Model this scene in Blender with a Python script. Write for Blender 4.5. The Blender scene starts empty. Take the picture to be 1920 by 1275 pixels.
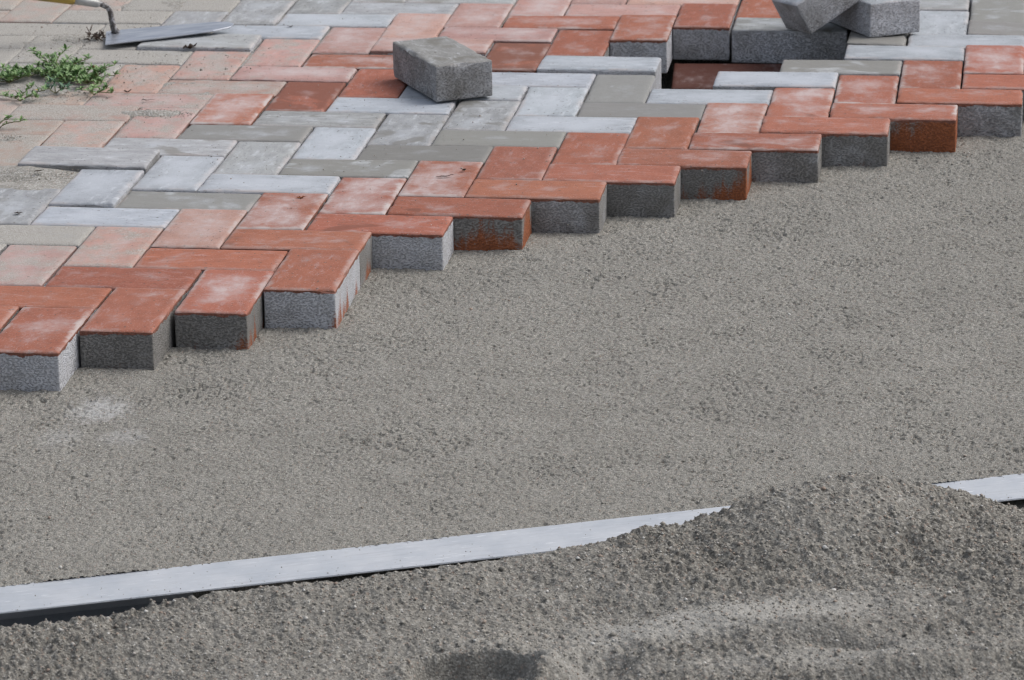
import bpy, bmesh, math, random
import numpy as np
from mathutils import Vector, Matrix, noise

random.seed(7)
RNG = np.random.default_rng(11)
SC = bpy.context.scene
COL = SC.collection

# ------------------------------------------------------------------ camera
LENS, CPOS, PITCH, YAW, ROLL = 134.1335, (0.83444,-5.10800,1.45287), 0.302227, -0.143671, -0.018796
cd = bpy.data.cameras.new('camera')
cam = bpy.data.objects.new('camera', cd)
COL.objects.link(cam)
F = Vector((math.sin(YAW)*math.cos(PITCH), math.cos(YAW)*math.cos(PITCH), -math.sin(PITCH)))
R0 = Vector((math.cos(YAW), -math.sin(YAW), 0)); U0 = R0.cross(F)
R = R0*math.cos(ROLL) + U0*math.sin(ROLL); U = U0*math.cos(ROLL) - R0*math.sin(ROLL)
M = Matrix((R, U, -F)).transposed().to_4x4(); M.translation = Vector(CPOS)
cam.matrix_world = M
cd.sensor_width = 36; cd.lens = LENS; cd.clip_start = .05; cd.clip_end = 300
cd.dof.use_dof = True; cd.dof.focus_distance = 4.95; cd.dof.aperture_fstop = 18
SC.camera = cam
SC.cycles.filter_width = 1.15

# ------------------------------------------------------------------ light
w = bpy.data.worlds.new('World'); SC.world = w; w.use_nodes = True
nt = w.node_tree
bg = nt.nodes['Background']; sky = nt.nodes.new('ShaderNodeTexSky')
sky.sky_type = 'NISHITA'; sky.sun_disc = False
SUN_EL, SUN_AZ = math.radians(52), math.radians(62)     # azimuth clockwise from +Y
sky.sun_elevation = SUN_EL; sky.sun_rotation = SUN_AZ
sky.air_density = 1.0; sky.dust_density = 4.0; sky.ozone_density = 1.0
hs = nt.nodes.new('ShaderNodeHueSaturation'); hs.inputs['Saturation'].default_value = .50
nt.links.new(sky.outputs[0], hs.inputs['Color']); nt.links.new(hs.outputs[0], bg.inputs[0])
bg.inputs[1].default_value = .14
sd = bpy.data.lights.new('sun', 'SUN'); sd.energy = 1.25; sd.angle = math.radians(45); sd.color = (1, .98, .955)
so = bpy.data.objects.new('sun', sd); COL.objects.link(so)
sdir = Vector((math.sin(SUN_AZ)*math.cos(SUN_EL), math.cos(SUN_AZ)*math.cos(SUN_EL), math.sin(SUN_EL)))
so.rotation_euler = sdir.to_track_quat('Z', 'Y').to_euler()
SC.view_settings.view_transform = 'Standard'; SC.view_settings.look = 'None'
SC.view_settings.exposure = 0.10; SC.view_settings.gamma = 1; SC.view_settings.use_curve_mapping = False

# ------------------------------------------------------------------ helpers
def tag(o, label=None, cat=None, group=None, kind=None):
    if label: o['label'] = label
    if cat: o['category'] = cat
    if group: o['group'] = group
    if kind: o['kind'] = kind
    return o

def link(name, me, mat=None, parent=None):
    o = bpy.data.objects.new(name, me); COL.objects.link(o)
    if mat and me is not None and len(me.materials) == 0: me.materials.append(mat)
    if parent: o.parent = parent
    return o

def mesh_np(name, V, Fq):
    me = bpy.data.meshes.new(name)
    V = np.asarray(V, np.float32); Fq = np.asarray(Fq, np.int32); k = Fq.shape[1]
    me.vertices.add(len(V)); me.vertices.foreach_set('co', V.ravel())
    me.loops.add(Fq.size); me.loops.foreach_set('vertex_index', Fq.ravel())
    me.polygons.add(len(Fq)); me.polygons.foreach_set('loop_start', np.arange(0, Fq.size, k, dtype=np.int32))
    me.polygons.foreach_set('loop_total', np.full(len(Fq), k, np.int32))
    me.update(calc_edges=True); me.validate()
    return me

def blur(a, s):
    """gaussian blur through FFT; s = (sy, sx) in cells, wraps round"""
    fy = np.fft.fftfreq(a.shape[0])[:, None]; fx = np.fft.rfftfreq(a.shape[1])[None]
    g = np.exp(-2*np.pi**2*((fy*s[0])**2 + (fx*s[1])**2))
    r = np.fft.irfft2(np.fft.rfft2(a)*g, s=a.shape)
    return r/(r.std() + 1e-12)

def sstep(a, b, x):
    t = np.clip((x - a)/(b - a), 0, 1); return t*t*(3 - 2*t)

class NT:
    def __init__(s, name):
        s.m = bpy.data.materials.new(name); s.m.use_nodes = True
        s.t = s.m.node_tree; s.b = s.t.nodes['Principled BSDF']
    def n(s, typ, **k):
        o = s.t.nodes.new(typ)
        for a, v in k.items():
            if a.startswith('i_'):
                key = a[2:]; o.inputs[int(key) if key.isdigit() else key.replace('_', ' ')].default_value = v
            else: setattr(o, a, v)
        return o
    def l(s, a, b): s.t.links.new(a, b)
    def val(s, x, sock):
        if isinstance(x, (int, float)): sock.default_value = x
        else: s.l(x, sock)
    def math(s, op, a, b=0.0, c=None, clamp=False):
        o = s.n('ShaderNodeMath', operation=op); o.use_clamp = clamp
        s.val(a, o.inputs[0]); s.val(b, o.inputs[1])
        if c is not None: s.val(c, o.inputs[2])
        return o.outputs[0]
    def mr(s, x, a, b, lo=0.0, hi=1.0):
        o = s.n('ShaderNodeMapRange', interpolation_type='SMOOTHSTEP')
        s.l(x, o.inputs[0])
        for i, v in enumerate((a, b, lo, hi)): s.val(v, o.inputs[i + 1])
        return o.outputs[0]
    def mix(s, f, a, b, mode='MIX'):
        o = s.n('ShaderNodeMix', data_type='RGBA', blend_type=mode)
        s.val(f, o.inputs[0])
        for v, k in ((a, 6), (b, 7)):
            if isinstance(v, tuple): o.inputs[k].default_value = (*v, 1)
            else: s.l(v, o.inputs[k])
        return o.outputs[2]
    def noise(s, vec, scale, detail=2, rough=.5, dist=0):
        o = s.n('ShaderNodeTexNoise', i_Scale=scale, i_Detail=detail, i_Roughness=rough, i_Distortion=dist)
        s.l(vec, o.inputs['Vector']); return o.outputs[0]
    def vor(s, vec, scale, out='Distance'):
        o = s.n('ShaderNodeTexVoronoi', i_Scale=scale); s.l(vec, o.inputs['Vector']); return o.outputs[out]
    def bump(s, h, dist, strength=1.0, prev=None):
        o = s.n('ShaderNodeBump', i_Strength=strength, i_Distance=dist); s.l(h, o.inputs['Height'])
        if prev: s.l(prev, o.inputs['Normal'])
        return o.outputs[0]

# ------------------------------------------------------------------ materials
def sand_material(name, base, dark, light, scale, chalk=False, coarse=1.0, dry=False):
    n = NT(name)
    pos = n.n('ShaderNodeNewGeometry').outputs['Position']
    cell = n.vor(pos, scale, 'Color')
    sep = n.n('ShaderNodeSeparateColor'); n.l(cell, sep.inputs[0])
    r = sep.outputs[0]; g = sep.outputs[1]
    c = n.mix(n.mr(r, 0.1, .9), dark, base)
    c = n.mix(n.mr(g, .72, 1.0, 0, .75), c, light)
    c = n.mix(n.mr(sep.outputs[2], .95, .98, 0, .4), c, (.36, .24, .18))          # rusty grains
    c = n.mix(n.mr(n.noise(pos, 260*coarse, 2), .60, .74, 0, .45), c, tuple(x*.6 for x in dark))
    big = n.noise(pos, 4.5, 5, .6)
    c = n.mix(n.mr(big, .38, .62, 0, .15), c, tuple(x*.78 for x in dark))      # damper patches
    big2 = n.noise(pos, 17, 4, .6)
    c = n.mix(n.mr(big2, .45, .68, 0, .12), c, light)
    if chalk:                                                              # lime dust spilt by the corner paver
        for cx, cy, rx, ry, am in ((-.335, -.66, .06, .075, .8), (-.28, -.76, .05, .05, .4), (-.36, -.77, .04, .07, .35)):
            sp = n.n('ShaderNodeSeparateXYZ'); n.l(pos, sp.inputs[0])
            dx = n.math('DIVIDE', n.math('SUBTRACT', sp.outputs[0], cx), rx)
            dy = n.math('DIVIDE', n.math('SUBTRACT', sp.outputs[1], cy), ry)
            d = n.math('ADD', n.math('MULTIPLY', dx, dx), n.math('MULTIPLY', dy, dy))
            d = n.math('ADD', d, n.math('MULTIPLY', n.noise(pos, 90, 3, .6), 1.6))
            c = n.mix(n.mr(d, 1.5, .5, 0, am*.8), c, (.52, .52, .52))
    if dry:                                                                # crust that has dried paler
        da = n.n('ShaderNodeAttribute', attribute_name='dry').outputs['Fac']
        c = n.mix(n.math('MULTIPLY', da, .95), c, n.mix(.5, c, (.46, .45, .42)))
    n.l(c, n.b.inputs['Base Color'])
    n.b.inputs['Roughness'].default_value = .92
    n.b.inputs['Specular IOR Level'].default_value = .25
    h = n.math('ADD', n.vor(pos, scale*.8), n.math('MULTIPLY', n.noise(pos, scale*1.3, 2), .8))
    n.l(n.bump(h, .0012, .8), n.b.inputs['Normal'])
    return n.m

M_SAND = sand_material('bedding_sand', (.292, .281, .253), (.190, .183, .164), (.42, .41, .375), 640, chalk=True)
M_HEAP = sand_material('damp_sand', (.232, .220, .194), (.118, .111, .098), (.42, .405, .37), 430, coarse=.9, dry=True)
M_DUST = sand_material('dry_sand', (.36, .345, .315), (.24, .23, .205), (.55, .54, .52), 450)

def grain_material():
    n = NT('sand_grain')
    rnd = n.n('ShaderNodeNewGeometry').outputs['Random Per Island']
    cr = n.n('ShaderNodeValToRGB'); n.l(rnd, cr.inputs[0])
    e = cr.color_ramp.elements
    e[0].color = (.17, .16, .14, 1); e[1].position = .35; e[1].color = (.30, .28, .245, 1)
    for p, c in ((.7, (.36, .34, .30)), (.82, (.33, .25, .20)), (.9, (.44, .42, .39)), (1, (.62, .61, .58))):
        x = e.new(p); x.color = (*c, 1)
    n.l(cr.outputs[0], n.b.inputs['Base Color']); n.b.inputs['Roughness'].default_value = .8
    return n.m
M_GRAIN = grain_material()

def paver_material():
    """face layer of coloured concrete over a coarse grey core; what differs from paver to paver is read from the object"""
    n = NT('concrete_paver')
    tc = n.n('ShaderNodeTexCoord').outputs['Object']
    oi = n.n('ShaderNodeObjectInfo')
    def prop(k): return n.n('ShaderNodeAttribute', attribute_type='OBJECT', attribute_name=k).outputs['Fac']
    off = n.n('ShaderNodeVectorMath', operation='MULTIPLY_ADD')
    cmb = n.n('ShaderNodeCombineXYZ'); 
    sd_ = prop('seed')
    n.l(sd_, cmb.inputs[0]); n.l(n.math('MULTIPLY', sd_, 1.7), cmb.inputs[1]); n.l(n.math('MULTIPLY', sd_, .6), cmb.inputs[2])
    n.l(tc, off.inputs[0]); off.inputs[1].default_value = (1, 1, 1); n.l(cmb.outputs[0], off.inputs[2])
    P = off.outputs[0]
    sp = n.n('ShaderNodeSeparateXYZ'); n.l(tc, sp.inputs[0])
    ax = n.math('ABSOLUTE', sp.outputs[0]); ay = n.math('ABSOLUTE', sp.outputs[1])
    edge = n.math('MAXIMUM', n.math('SUBTRACT', ax, .0985), n.math('SUBTRACT', ay, .0485))      # 0 at the rim, negative inside
    n1 = n.noise(P, 14, 4, .6); n2 = n.noise(P, 42, 5, .65); n3 = n.noise(P, 420, 2, .6); n4 = n.noise(P, 9, 3, .55, .6)
    sv = n.n('ShaderNodeVectorMath', operation='MULTIPLY'); n.l(P, sv.inputs[0]); sv.inputs[1].default_value = (1, 1, .12)
    col = oi.outputs['Color']
    stv = n.n('ShaderNodeVectorMath', operation='MULTIPLY'); n.l(P, stv.inputs[0]); stv.inputs[1].default_value = (.35, 1, 1)
    nst = n.noise(stv.outputs[0], 75, 5, .68, .3)
    # --- top face
    top = n.mix(n.mr(n2, .35, .68, 0, .38), col, n.mix(1.0, col, (.62, .60, .60), 'MULTIPLY'))
    isr0 = prop('two_layer'); sw = n.math('SUBTRACT', 1.0, n.math('MULTIPLY', isr0, .62))
    top = n.mix(n.math('MULTIPLY', n.mr(nst, .42, .66, 0, .40), sw), top, n.mix(1.0, col, (.54, .54, .54), 'MULTIPLY'))
    top = n.mix(n.math('MULTIPLY', n.mr(nst, .47, .28, 0, .75), n.math('SUBTRACT', sw, .15)), top, (.56, .585, .62))
    top = n.mix(n.mr(n.noise(P, 190, 1, .5), .685, .73, 0, .75), top, (.10, .085, .075))
    top = n.mix(n.mr(n3, .55, .75, 0, .35), top, n.mix(1.0, col, (.5, .5, .52), 'MULTIPLY'))
    top = n.mix(n.mr(n3, .25, .42, .28, 0), top, (.62, .60, .58))
    damp = n.mr(n.math('ADD', n.math('SUBTRACT', n4, .5), n.math('SUBTRACT', prop('damp'), .5)), -.02, .04)
    top = n.mix(n.math('MULTIPLY', damp, .85), top, n.mix(1.0, col, (.58, .55, .50), 'MULTIPLY'))
    # lime bloom: clouds towards the middle, and a pale worn rim
    cen = n.mr(edge, -.046, -.006, .13, -.04)
    bl = n.math('ADD', n.math('ADD', n1, cen), n.math('MULTIPLY', n.math('SUBTRACT', n2, .5), .55))
    ef = prop('bloom')
    bl = n.mr(n.math('ADD', bl, n.math('MULTIPLY', ef, .45)), .58, 1.12, 0, .74)
    bl = n.math('MULTIPLY', bl, n.mr(nst, .30, .62, .6, 1.05))
    top = n.mix(bl, top, n.mix(prop('two_layer'), (.50, .53, .575), (.55, .485, .48)))
    rim = n.mr(n.math('ADD', edge, n.math('MULTIPLY', n.math('SUBTRACT', n2, .5), .020)), -.0095, -.0015)
    top = n.mix(n.math('MULTIPLY', rim, n.math('MULTIPLY', prop('rim'), n.mr(n1, .40, .62, .05, 1.0))), top, (.48, .43, .41))
    ndu = n.math('ADD', n.noise(P, 24, 5, .7), n.math('MULTIPLY', n3, .25))
    du = n.mr(n.math('ADD', ndu, prop('dust')), .95, 1.3, 0, .93)
    gr = n.mix(n.mr(n.noise(P, 650, 2), .4, .62), (.27, .255, .225), (.46, .44, .41))
    top = n.mix(du, top, gr)
    # --- core showing on the sides
    hi = prop('pale')
    core = n.mix(n.mr(n.math('ADD', hi, n.math('MULTIPLY', n.math('SUBTRACT', n1, .5), 1.3)), .2, .9), (.27, .262, .25), (.62, .63, .665))
    sv2 = n.n('ShaderNodeVectorMath', operation='MULTIPLY'); n.l(P, sv2.inputs[0]); sv2.inputs[1].default_value = (1, 1, 1.7)
    v1 = n.noise(sv2.outputs[0], 290, 3, .68)
    core = n.mix(n.mr(n2, .42, .64, 0, .35), core, n.mix(1.0, core, (.66, .64, .60), 'MULTIPLY'))
    core = n.mix(n.mr(n.math('ADD', v1, n.mr(sp.outputs[2], -.03, -.062, 0, .05)), .575, .66, 0, .72), core, n.mix(1.0, core, (.30, .30, .31), 'MULTIPLY'))
    core = n.mix(n.mr(v1, .42, .30, 0, .12), core, (.52, .52, .53))
    ns = n.noise(sv.outputs[0], 26, 4, .6)
    zz = sp.outputs[2]
    low = n.mr(zz, -.062, -.008, .16, -.10)
    st = n.mr(n.math('ADD', n.math('ADD', n.math('ADD', ns, low), n.math('ADD', prop('stain'), n.math('ADD', n.math('MULTIPLY', sp.outputs[0], prop('stain_x')), n.math('MULTIPLY', sp.outputs[1], prop('stain_y'))))), n.math('MULTIPLY', n.math('SUBTRACT', v1, .5), .35)), .90, 1.10, 0, .9)
    core = n.mix(st, core, n.mix(n.mr(n3, .4, .7), (.43, .125, .038), (.27, .085, .038)))
    zt = n.math('ADD', zz, n.math('MULTIPLY', n.math('SUBTRACT', n.noise(P, 55, 3, .6), .5), .012))
    face = n.mr(zt, -.0072, -.0052)
    isr = prop('two_layer')
    side = n.mix(n.math('MULTIPLY', face, isr), core, n.mix(.4, col, (.16, .10, .08)))
    # up-facing test in the object's own space
    ge = n.n('ShaderNodeVectorTransform', vector_type='NORMAL', convert_from='WORLD', convert_to='OBJECT')
    n.l(n.n('ShaderNodeNewGeometry').outputs['True Normal'], ge.inputs[0])
    sn = n.n('ShaderNodeSeparateXYZ'); n.l(ge.outputs[0], sn.inputs[0])
    up = n.mr(sn.outputs[2], .3, .6)
    c = n.mix(up, side, top)
    n.l(c, n.b.inputs['Base Color'])
    n.val(n.mr(damp, 0, 1, .9, .68), n.b.inputs['Roughness']); n.b.inputs['Specular IOR Level'].default_value = .3
    ht = n.math('ADD', n.math('MULTIPLY', n3, .5), n.math('MULTIPLY', n2, .8))
    hsd = n.math('MULTIPLY', n.mr(v1, .64, .46), 2.2)
    h = n.math('ADD', n.math('MULTIPLY', ht, up), n.math('MULTIPLY', hsd, n.math('SUBTRACT', 1.0, up)))
    n.l(n.bump(h, .0011, .8), n.b.inputs['Normal'])
    return n.m
M_PAVER = paver_material()

def simple(name, c1, c2, scale, rough, metal=0.0, bumpd=0.0, stretch=None, det=4, lo=.35, hi=.65):
    n = NT(name)
    tc = n.n('ShaderNodeTexCoord').outputs['Object']
    if stretch:
        v = n.n('ShaderNodeVectorMath', operation='MULTIPLY'); n.l(tc, v.inputs[0]); v.inputs[1].default_value = stretch; tc = v.outputs[0]
    a = n.noise(tc, scale, det, .6)
    n.l(n.mix(n.mr(a, lo, hi), c1, c2), n.b.inputs['Base Color'])
    n.b.inputs['Roughness'].default_value = rough; n.b.inputs['Metallic'].default_value = metal
    if bumpd: n.l(n.bump(a, bumpd, .7), n.b.inputs['Normal'])
    return n.m

M_ALU = simple('weathered_aluminium', (.47, .50, .545), (.56, .58, .60), 34, .6, .25, .0001, (.35, 1.2, 1), 6, .3, .7)
def rail_material():
    n = NT('scuffed_aluminium')
    tc = n.n('ShaderNodeTexCoord').outputs['Object']
    v = n.n('ShaderNodeVectorMath', operation='MULTIPLY'); n.l(tc, v.inputs[0]); v.inputs[1].default_value = (.12, 1.6, 1)
    c = n.mix(n.mr(n.noise(tc, 16, 5, .65), .3, .7), (.42, .45, .49), (.51, .53, .56))
    c = n.mix(n.mr(n.noise(v.outputs[0], 160, 4, .6), .50, .70, 0, .30), c, (.33, .34, .36))
    c = n.mix(n.mr(n.noise(tc, 170, 3, .7), .62, .72, 0, .45), c, (.36, .34, .30))
    c = n.mix(n.mr(n.noise(v.outputs[0], 300, 2, .5), .66, .72, 0, .7), c, (.70, .72, .74))
    n.l(c, n.b.inputs['Base Color']); n.b.inputs['Metallic'].default_value = .2
    n.b.inputs['Roughness'].default_value = .6
    return n.m
M_ALU = rail_material()
M_STEEL = simple('trowel_steel', (.34, .37, .43), (.52, .54, .58), 30, .42, .75, .0003, (.5, 3, 1))
M_NECK = simple('dirty_steel', (.10, .09, .085), (.34, .34, .35), 120, .6, .5, .0004, None, 4, .45, .6)
M_YEL = simple('yellow_grip', (.42, .29, .06), (.28, .20, .05), 40, .5)
M_FERR = simple('grey_ferrule', (.35, .35, .34), (.45, .45, .44), 40, .45, .3)
M_LEAF = simple('weed_leaf', (.10, .20, .06), (.24, .37, .14), 60, .5, 0, 0)
M_LEAFB = simple('weed_leaf_bluish', (.05, .13, .07), (.12, .22, .13), 60, .5, 0, 0)
M_STEM = simple('weed_stem', (.12, .10, .04), (.17, .19, .07), 60, .7)
M_DRYL = simple('dry_leaf', (.20, .10, .05), (.34, .20, .11), 90, .8, 0, .0004)
M_DARKL = simple('dark_leaf', (.05, .035, .025), (.11, .07, .05), 120, .85, 0, .0004)
M_ORANGE = simple('orange_leaf', (.38, .12, .04), (.25, .09, .04), 120, .8, 0, .0004)

# ------------------------------------------------------------------ ground and bedding sand
SAND_Z = -.0534
def edge_x(y):                      # rough right border of the laid pavers
    return np.where(y > -.1, y, np.where(y > -.3, -.1, y + .2))

def sand_relief(ny, nx, dx, dy):
    w = lambda: RNG.standard_normal((ny, nx))
    c = lambda s: (s/dy, s/dx)
    big = blur(w(), c(.09)); mid = blur(w(), c(.016)); sm = blur(w(), c(.0032)); fine = blur(w(), c(.0013))
    pits = blur(w(), c(.0013)); pm = blur(w(), c(.03))
    h = big*.0011 + mid*.00035 + sm*.00018 + fine*.00062
    h -= sstep(1.35, 2.3, pits + .35*pm)*.0046
    h -= sstep(2.5, 3.2, blur(w(), c(.0023)) + .5*pm)*.0050
    h += sstep(2.4, 3.4, blur(w(), c(.0018)))*.0014
    return h

def grid_faces(ny, nx, keep):
    idx = np.arange(ny*nx).reshape(ny, nx)
    q = np.stack([idx[:-1, :-1], idx[:-1, 1:], idx[1:, 1:], idx[1:, :-1]], -1)
    q = q[keep[:-1, :-1]]
    used = np.unique(q); re = np.full(ny*nx, -1); re[used] = np.arange(len(used))
    return used, re[q]

dx, dy = .0017, .0023
xs = np.arange(-.62, .93, dx); ys = np.arange(-1.44, 1.22, dy)
X, Y = np.meshgrid(xs, ys)
Z = SAND_Z + sand_relief(len(ys), len(xs), dx, dy)
railO = np.array([-.296, -1.282]); railD = np.array([1.117, .476]); railD = railD/np.hypot(*railD); railN = np.array([railD[1], -railD[0]])
trail = (X - railO[0])*railN[0] + (Y - railO[1])*railN[1]            # >0 on the camera side of the rail's far edge
# sand drawn up against the front pavers, disturbed a little
ex = edge_x(Y); dist = X - ex
keep = (dist > -.10) & (trail < .004) & (X > -.44 - (Y + 1.28)*.30)
Z += np.exp(-np.clip(dist - .08, 0, 9)/.03)*blur(RNG.standard_normal(Z.shape), (.008/dy, .008/dx))*.0007
Z += .0016*np.exp(-np.abs(trail)/.008)
used, q = grid_faces(len(ys), len(xs), keep)
me = mesh_np('bedding_sand', np.stack([X, Y, Z], -1).reshape(-1, 3)[used], q)
sand = link('bedding_sand', me, M_SAND); tag(sand, kind='structure')
SAND_V = (xs, ys, Z, keep)

# wide ground: four sheets round the dug-out hole, and the hole itself
HX0, HX1, HY0, HY1 = .10, .66, .84, 1.46
bm = bmesh.new()
def quad(x0, y0, x1, y1, z):
    bm.faces.new([bm.verts.new(p) for p in ((x0, y0, z), (x1, y0, z), (x1, y1, z), (x0, y1, z))])
B = 60; gz = -.066
quad(-B, -1.2, HX0, B, gz); quad(HX1, -1.2, B, B, gz); quad(HX0, -1.2, HX1, HY0, gz); quad(HX0, HY1, HX1, B, gz)
quad(-B, -B, B, -1.2, -.16)
quad(.93, -1.2, 2.4, 1.3, SAND_Z - .0012)
bm.faces.new([bm.verts.new(p) for p in ((-B, -1.2, -.16), (B, -1.2, -.16), (B, -1.2, gz), (-B, -1.2, gz))])
me = bpy.data.meshes.new('ground'); bm.to_mesh(me); bm.free()
ground = link('ground', me, M_SAND); tag(ground, kind='structure')
hx = np.linspace(HX0, HX1, 90); hy = np.linspace(HY0, HY1, 100); HXg, HYg = np.meshgrid(hx, hy)
e = np.minimum(np.minimum(HXg - HX0, HX1 - HXg), np.minimum(HYg - HY0, HY1 - HYg))
HZ = gz - sstep(.03, .10, e)*.060 + blur(RNG.standard_normal(HXg.shape), (2, 2))*.0012*sstep(0, .02, e)
used, q = grid_faces(100, 90, np.ones(HXg.shape, bool))
link('dug_out_floor', mesh_np('dug_out_floor', np.stack([HXg, HYg, HZ], -1).reshape(-1, 3)[used], q), M_HEAP, ground)

# ------------------------------------------------------------------ paver meshes
L_, W_, H_ = .1978, .0978, .060
def paver_mesh(seed, round_top=.0022, chip=1.0):
    rs = random.Random(seed); o = Vector((rs.uniform(0, 50), rs.uniform(0, 50), rs.uniform(0, 50)))
    def axis(h, n, e=(.0, .0012, .0028, .005, .0072)):
        inner = [(-h + e[-1]) + (2*h - 2*e[-1])*i/n for i in range(n + 1)]
        return [-h + v for v in e[:-1]] + inner + [h - v for v in reversed(e[:-1])]
    ax = axis(L_/2, 20); ay = axis(W_/2, 10); az = [-H_, -H_ + .002, -H_ + .006] + [-H_ + .012 + .012*i for i in range(4)] + [-.006, -.0025, -.001, 0]
    az = sorted(set(az))
    nx, ny, nz = len(ax), len(ay), len(az)
    vid = {}; V = []; Fc = []
    def v(i, j, k):
        t = (i, j, k)
        if t in vid: return vid[t]
        p = Vector((ax[i], ay[j], az[k]))
        # rounded box
        r = .0024
        c = Vector((max(-L_/2 + r, min(L_/2 - r, p.x)), max(-W_/2 + r, min(W_/2 - r, p.y)), max(-H_ + r, min(-round_top, p.z))))
        d = p - c
        if d.length > 1e-9:
            sc = Vector((r, r, round_top if d.z > 0 else r))
            dn = Vector((d.x/sc.x, d.y/sc.y, d.z/sc.z)); m = dn.length
            mx = max(abs(dn.x), abs(dn.y), abs(dn.z))
            d = d*(mx/m); p = c + d
        # irregular arrises
        ex = max(abs(ax[i]) - L_/2, abs(ay[j]) - W_/2)
        nn = noise.noise(p*38 + o); n2 = noise.noise(p*130 + o)
        if az[k] > -.004 and ex > -.006:
            f = (1 - min(1, -ex/.006))
            a = max(0, n2*.5 + nn - .12)*chip
            p.z -= f*a*.0035
            p.x -= math.copysign(f*a*.0012, p.x) if abs(ax[i]) > L_/2 - .004 else 0
            p.y -= math.copysign(f*a*.0012, p.y) if abs(ay[j]) > W_/2 - .004 else 0
        elif az[k] < -.052 and ex > -.003:
            a = max(0, n2*.6 + nn)*chip
            p.x *= 1 - a*.008; p.y *= 1 - a*.016
        if az[k] > -.0045 and ex > -.0065: p.z -= .0013*min(1, max(0, (ex + .0065)/.006))**1.3*min(1, (az[k] + .0045)/.0035)
        if k == nz - 1: p.z += nn*.0004 + n2*.00015
        else:
            g = n2*.00035
            if abs(ax[i]) > L_/2 - .001: p.x += math.copysign(g, p.x)
            if abs(ay[j]) > W_/2 - .001: p.y += math.copysign(g, p.y)
        vid[t] = len(V); V.append(p); return vid[t]
    for i in range(nx - 1):
        for j in range(ny - 1):
            Fc.append((v(i, j, nz-1), v(i+1, j, nz-1), v(i+1, j+1, nz-1), v(i, j+1, nz-1)))
            Fc.append((v(i, j, 0), v(i, j+1, 0), v(i+1, j+1, 0), v(i+1, j, 0)))
    for k in range(nz - 1):
        for i in range(nx - 1):
            Fc.append((v(i, 0, k), v(i+1, 0, k), v(i+1, 0, k+1), v(i, 0, k+1)))
            Fc.append((v(i, ny-1, k), v(i, ny-1, k+1), v(i+1, ny-1, k+1), v(i+1, ny-1, k)))
        for j in range(ny - 1):
            Fc.append((v(0, j, k), v(0, j, k+1), v(0, j+1, k+1), v(0, j+1, k)))
            Fc.append((v(nx-1, j, k), v(nx-1, j+1, k), v(nx-1, j+1, k+1), v(nx-1, j, k+1)))
    me = bpy.data.meshes.new('paver'); me.from_pydata(V, [], Fc); me.update()
    me.polygons.foreach_set('use_smooth', [True]*len(me.polygons))
    me.materials.append(M_PAVER)
    return me
PAVERS = [paver_mesh(s, chip=c) for s, c in ((1, .7), (2, .9), (3, 1.1), (4, .8), (5, 1.3), (6, .6), (7, 1.0), (8, 1.2), (9, 2.6))]

# finish: face colour, bloom, damp, dust, rim, pale core, stain, two-layer
RED = (.350, .130, .083); PINK = (.46, .285, .245); GREY = (.36, .37, .375); BLUE = (.385, .415, .452); TAN = (.44, .315, .265)
FIN = {
 'R': (RED, .02, .30, .0, .35, .35, .1, 1), 'E': (RED, .74, .25, .0, .85, .45, .1, 1), 'F': (RED, .34, .30, .05, .8, .45, .1, 1),
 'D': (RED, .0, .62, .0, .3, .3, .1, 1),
 'P': (PINK, .52, .22, .27, .6, .5, .0, 1), 'Q': (PINK, .38, .22, .48, .4, .5, .0, 1),
 'W': (BLUE, .60, .22, .02, .6, .7, .0, 0), 'G': (GREY, .28, .38, .06, .5, .6, .0, 0), 'M': (GREY, .12, .62, .05, .3, .5, .0, 0),
 'K': (GREY, -.1, .80, .05, .1, .3, .0, 0), 'S': (GREY, .1, .3, .70, .1, .5, .0, 0), 'T': (TAN, .1, .3, .56, .1, .5, .0, 1),
}
KIND = {}
def setk(s):
    for row in s.strip().splitlines():
        d, *items = row.split()
        for it in items:
            v, k = it.split(':'); v = int(v); KIND[(int(d) + v, v)] = k
setk('''
1 -8:R -7:R -6:F -5:R -4:F -3:R
-2 -8:R -7:R -6:R -5:R -4:R -3:R -2:R -1:R 0:R 1:R 2:R 3:R 4:R 5:F 6:R 7:F 8:R 9:R 10:R
-3 -4:P -3:Q -2:Q -1:P 0:E 1:E 2:E 3:R 4:R 5:R 6:E 7:E 8:F 9:F 10:E 11:R
-6 -2:S -1:S 0:W 1:M 2:W 3:M 4:K 5:K 6:W 7:K 8:W 9:W 10:M 11:W 12:W 13:M 14:G
-7 -1:G 0:G 1:W 2:W 3:G 4:W 5:G 6:G 7:W 8:K 12:K 13:W 14:M 15:G
-10 2:S 3:G 4:G 5:M 6:G 7:W 8:W 9:W 10:W 13:G 14:K 15:G
-11 3:T 4:Q 5:Q 6:E 7:D 8:R 9:E 10:D 11:R 12:F 13:R 14:R 15:W
-14 5:T 6:T 7:Q 8:Q 9:P 10:F 11:P 12:P 13:F 14:P 15:P
-15 6:T 7:T 8:Q 9:Q 10:Q 11:P 12:P 13:P 14:P 15:P 16:P
-18 8:S 9:S 10:S 11:G 12:W 13:W 14:G 15:G 16:G
-19 9:S 10:S 11:S 12:G 13:G 14:G 15:G
-22 11:S 12:S 13:S 14:S 15:G
-23 12:T 13:T 14:T 15:T
''')
PALE = {(-5,-6):.95, (-4,-5):.15, (-3,-4):.2, (-2,-3):.85, (-3,-1):.25, (-2,0):.9, (-1,1):.2, (0,2):.4, (1,3):.3, (2,4):.25, (3,5):.3, (4,6):.3, (5,7):.1, (6,8):.6, (1,12):.8, (2,13):.65, (3,13):.75, (3,14):.2, (1,8):.6}
STAIN = {(-3,-4):.34, (-2,-3):.0, (-3,-1):.1, (-1,1):.38, (2,4):.34, (3,5):.22, (5,7):.58, (4,6):.2, (1,3):.1, (-4,-5):.16, (2,13):.2}
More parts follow.
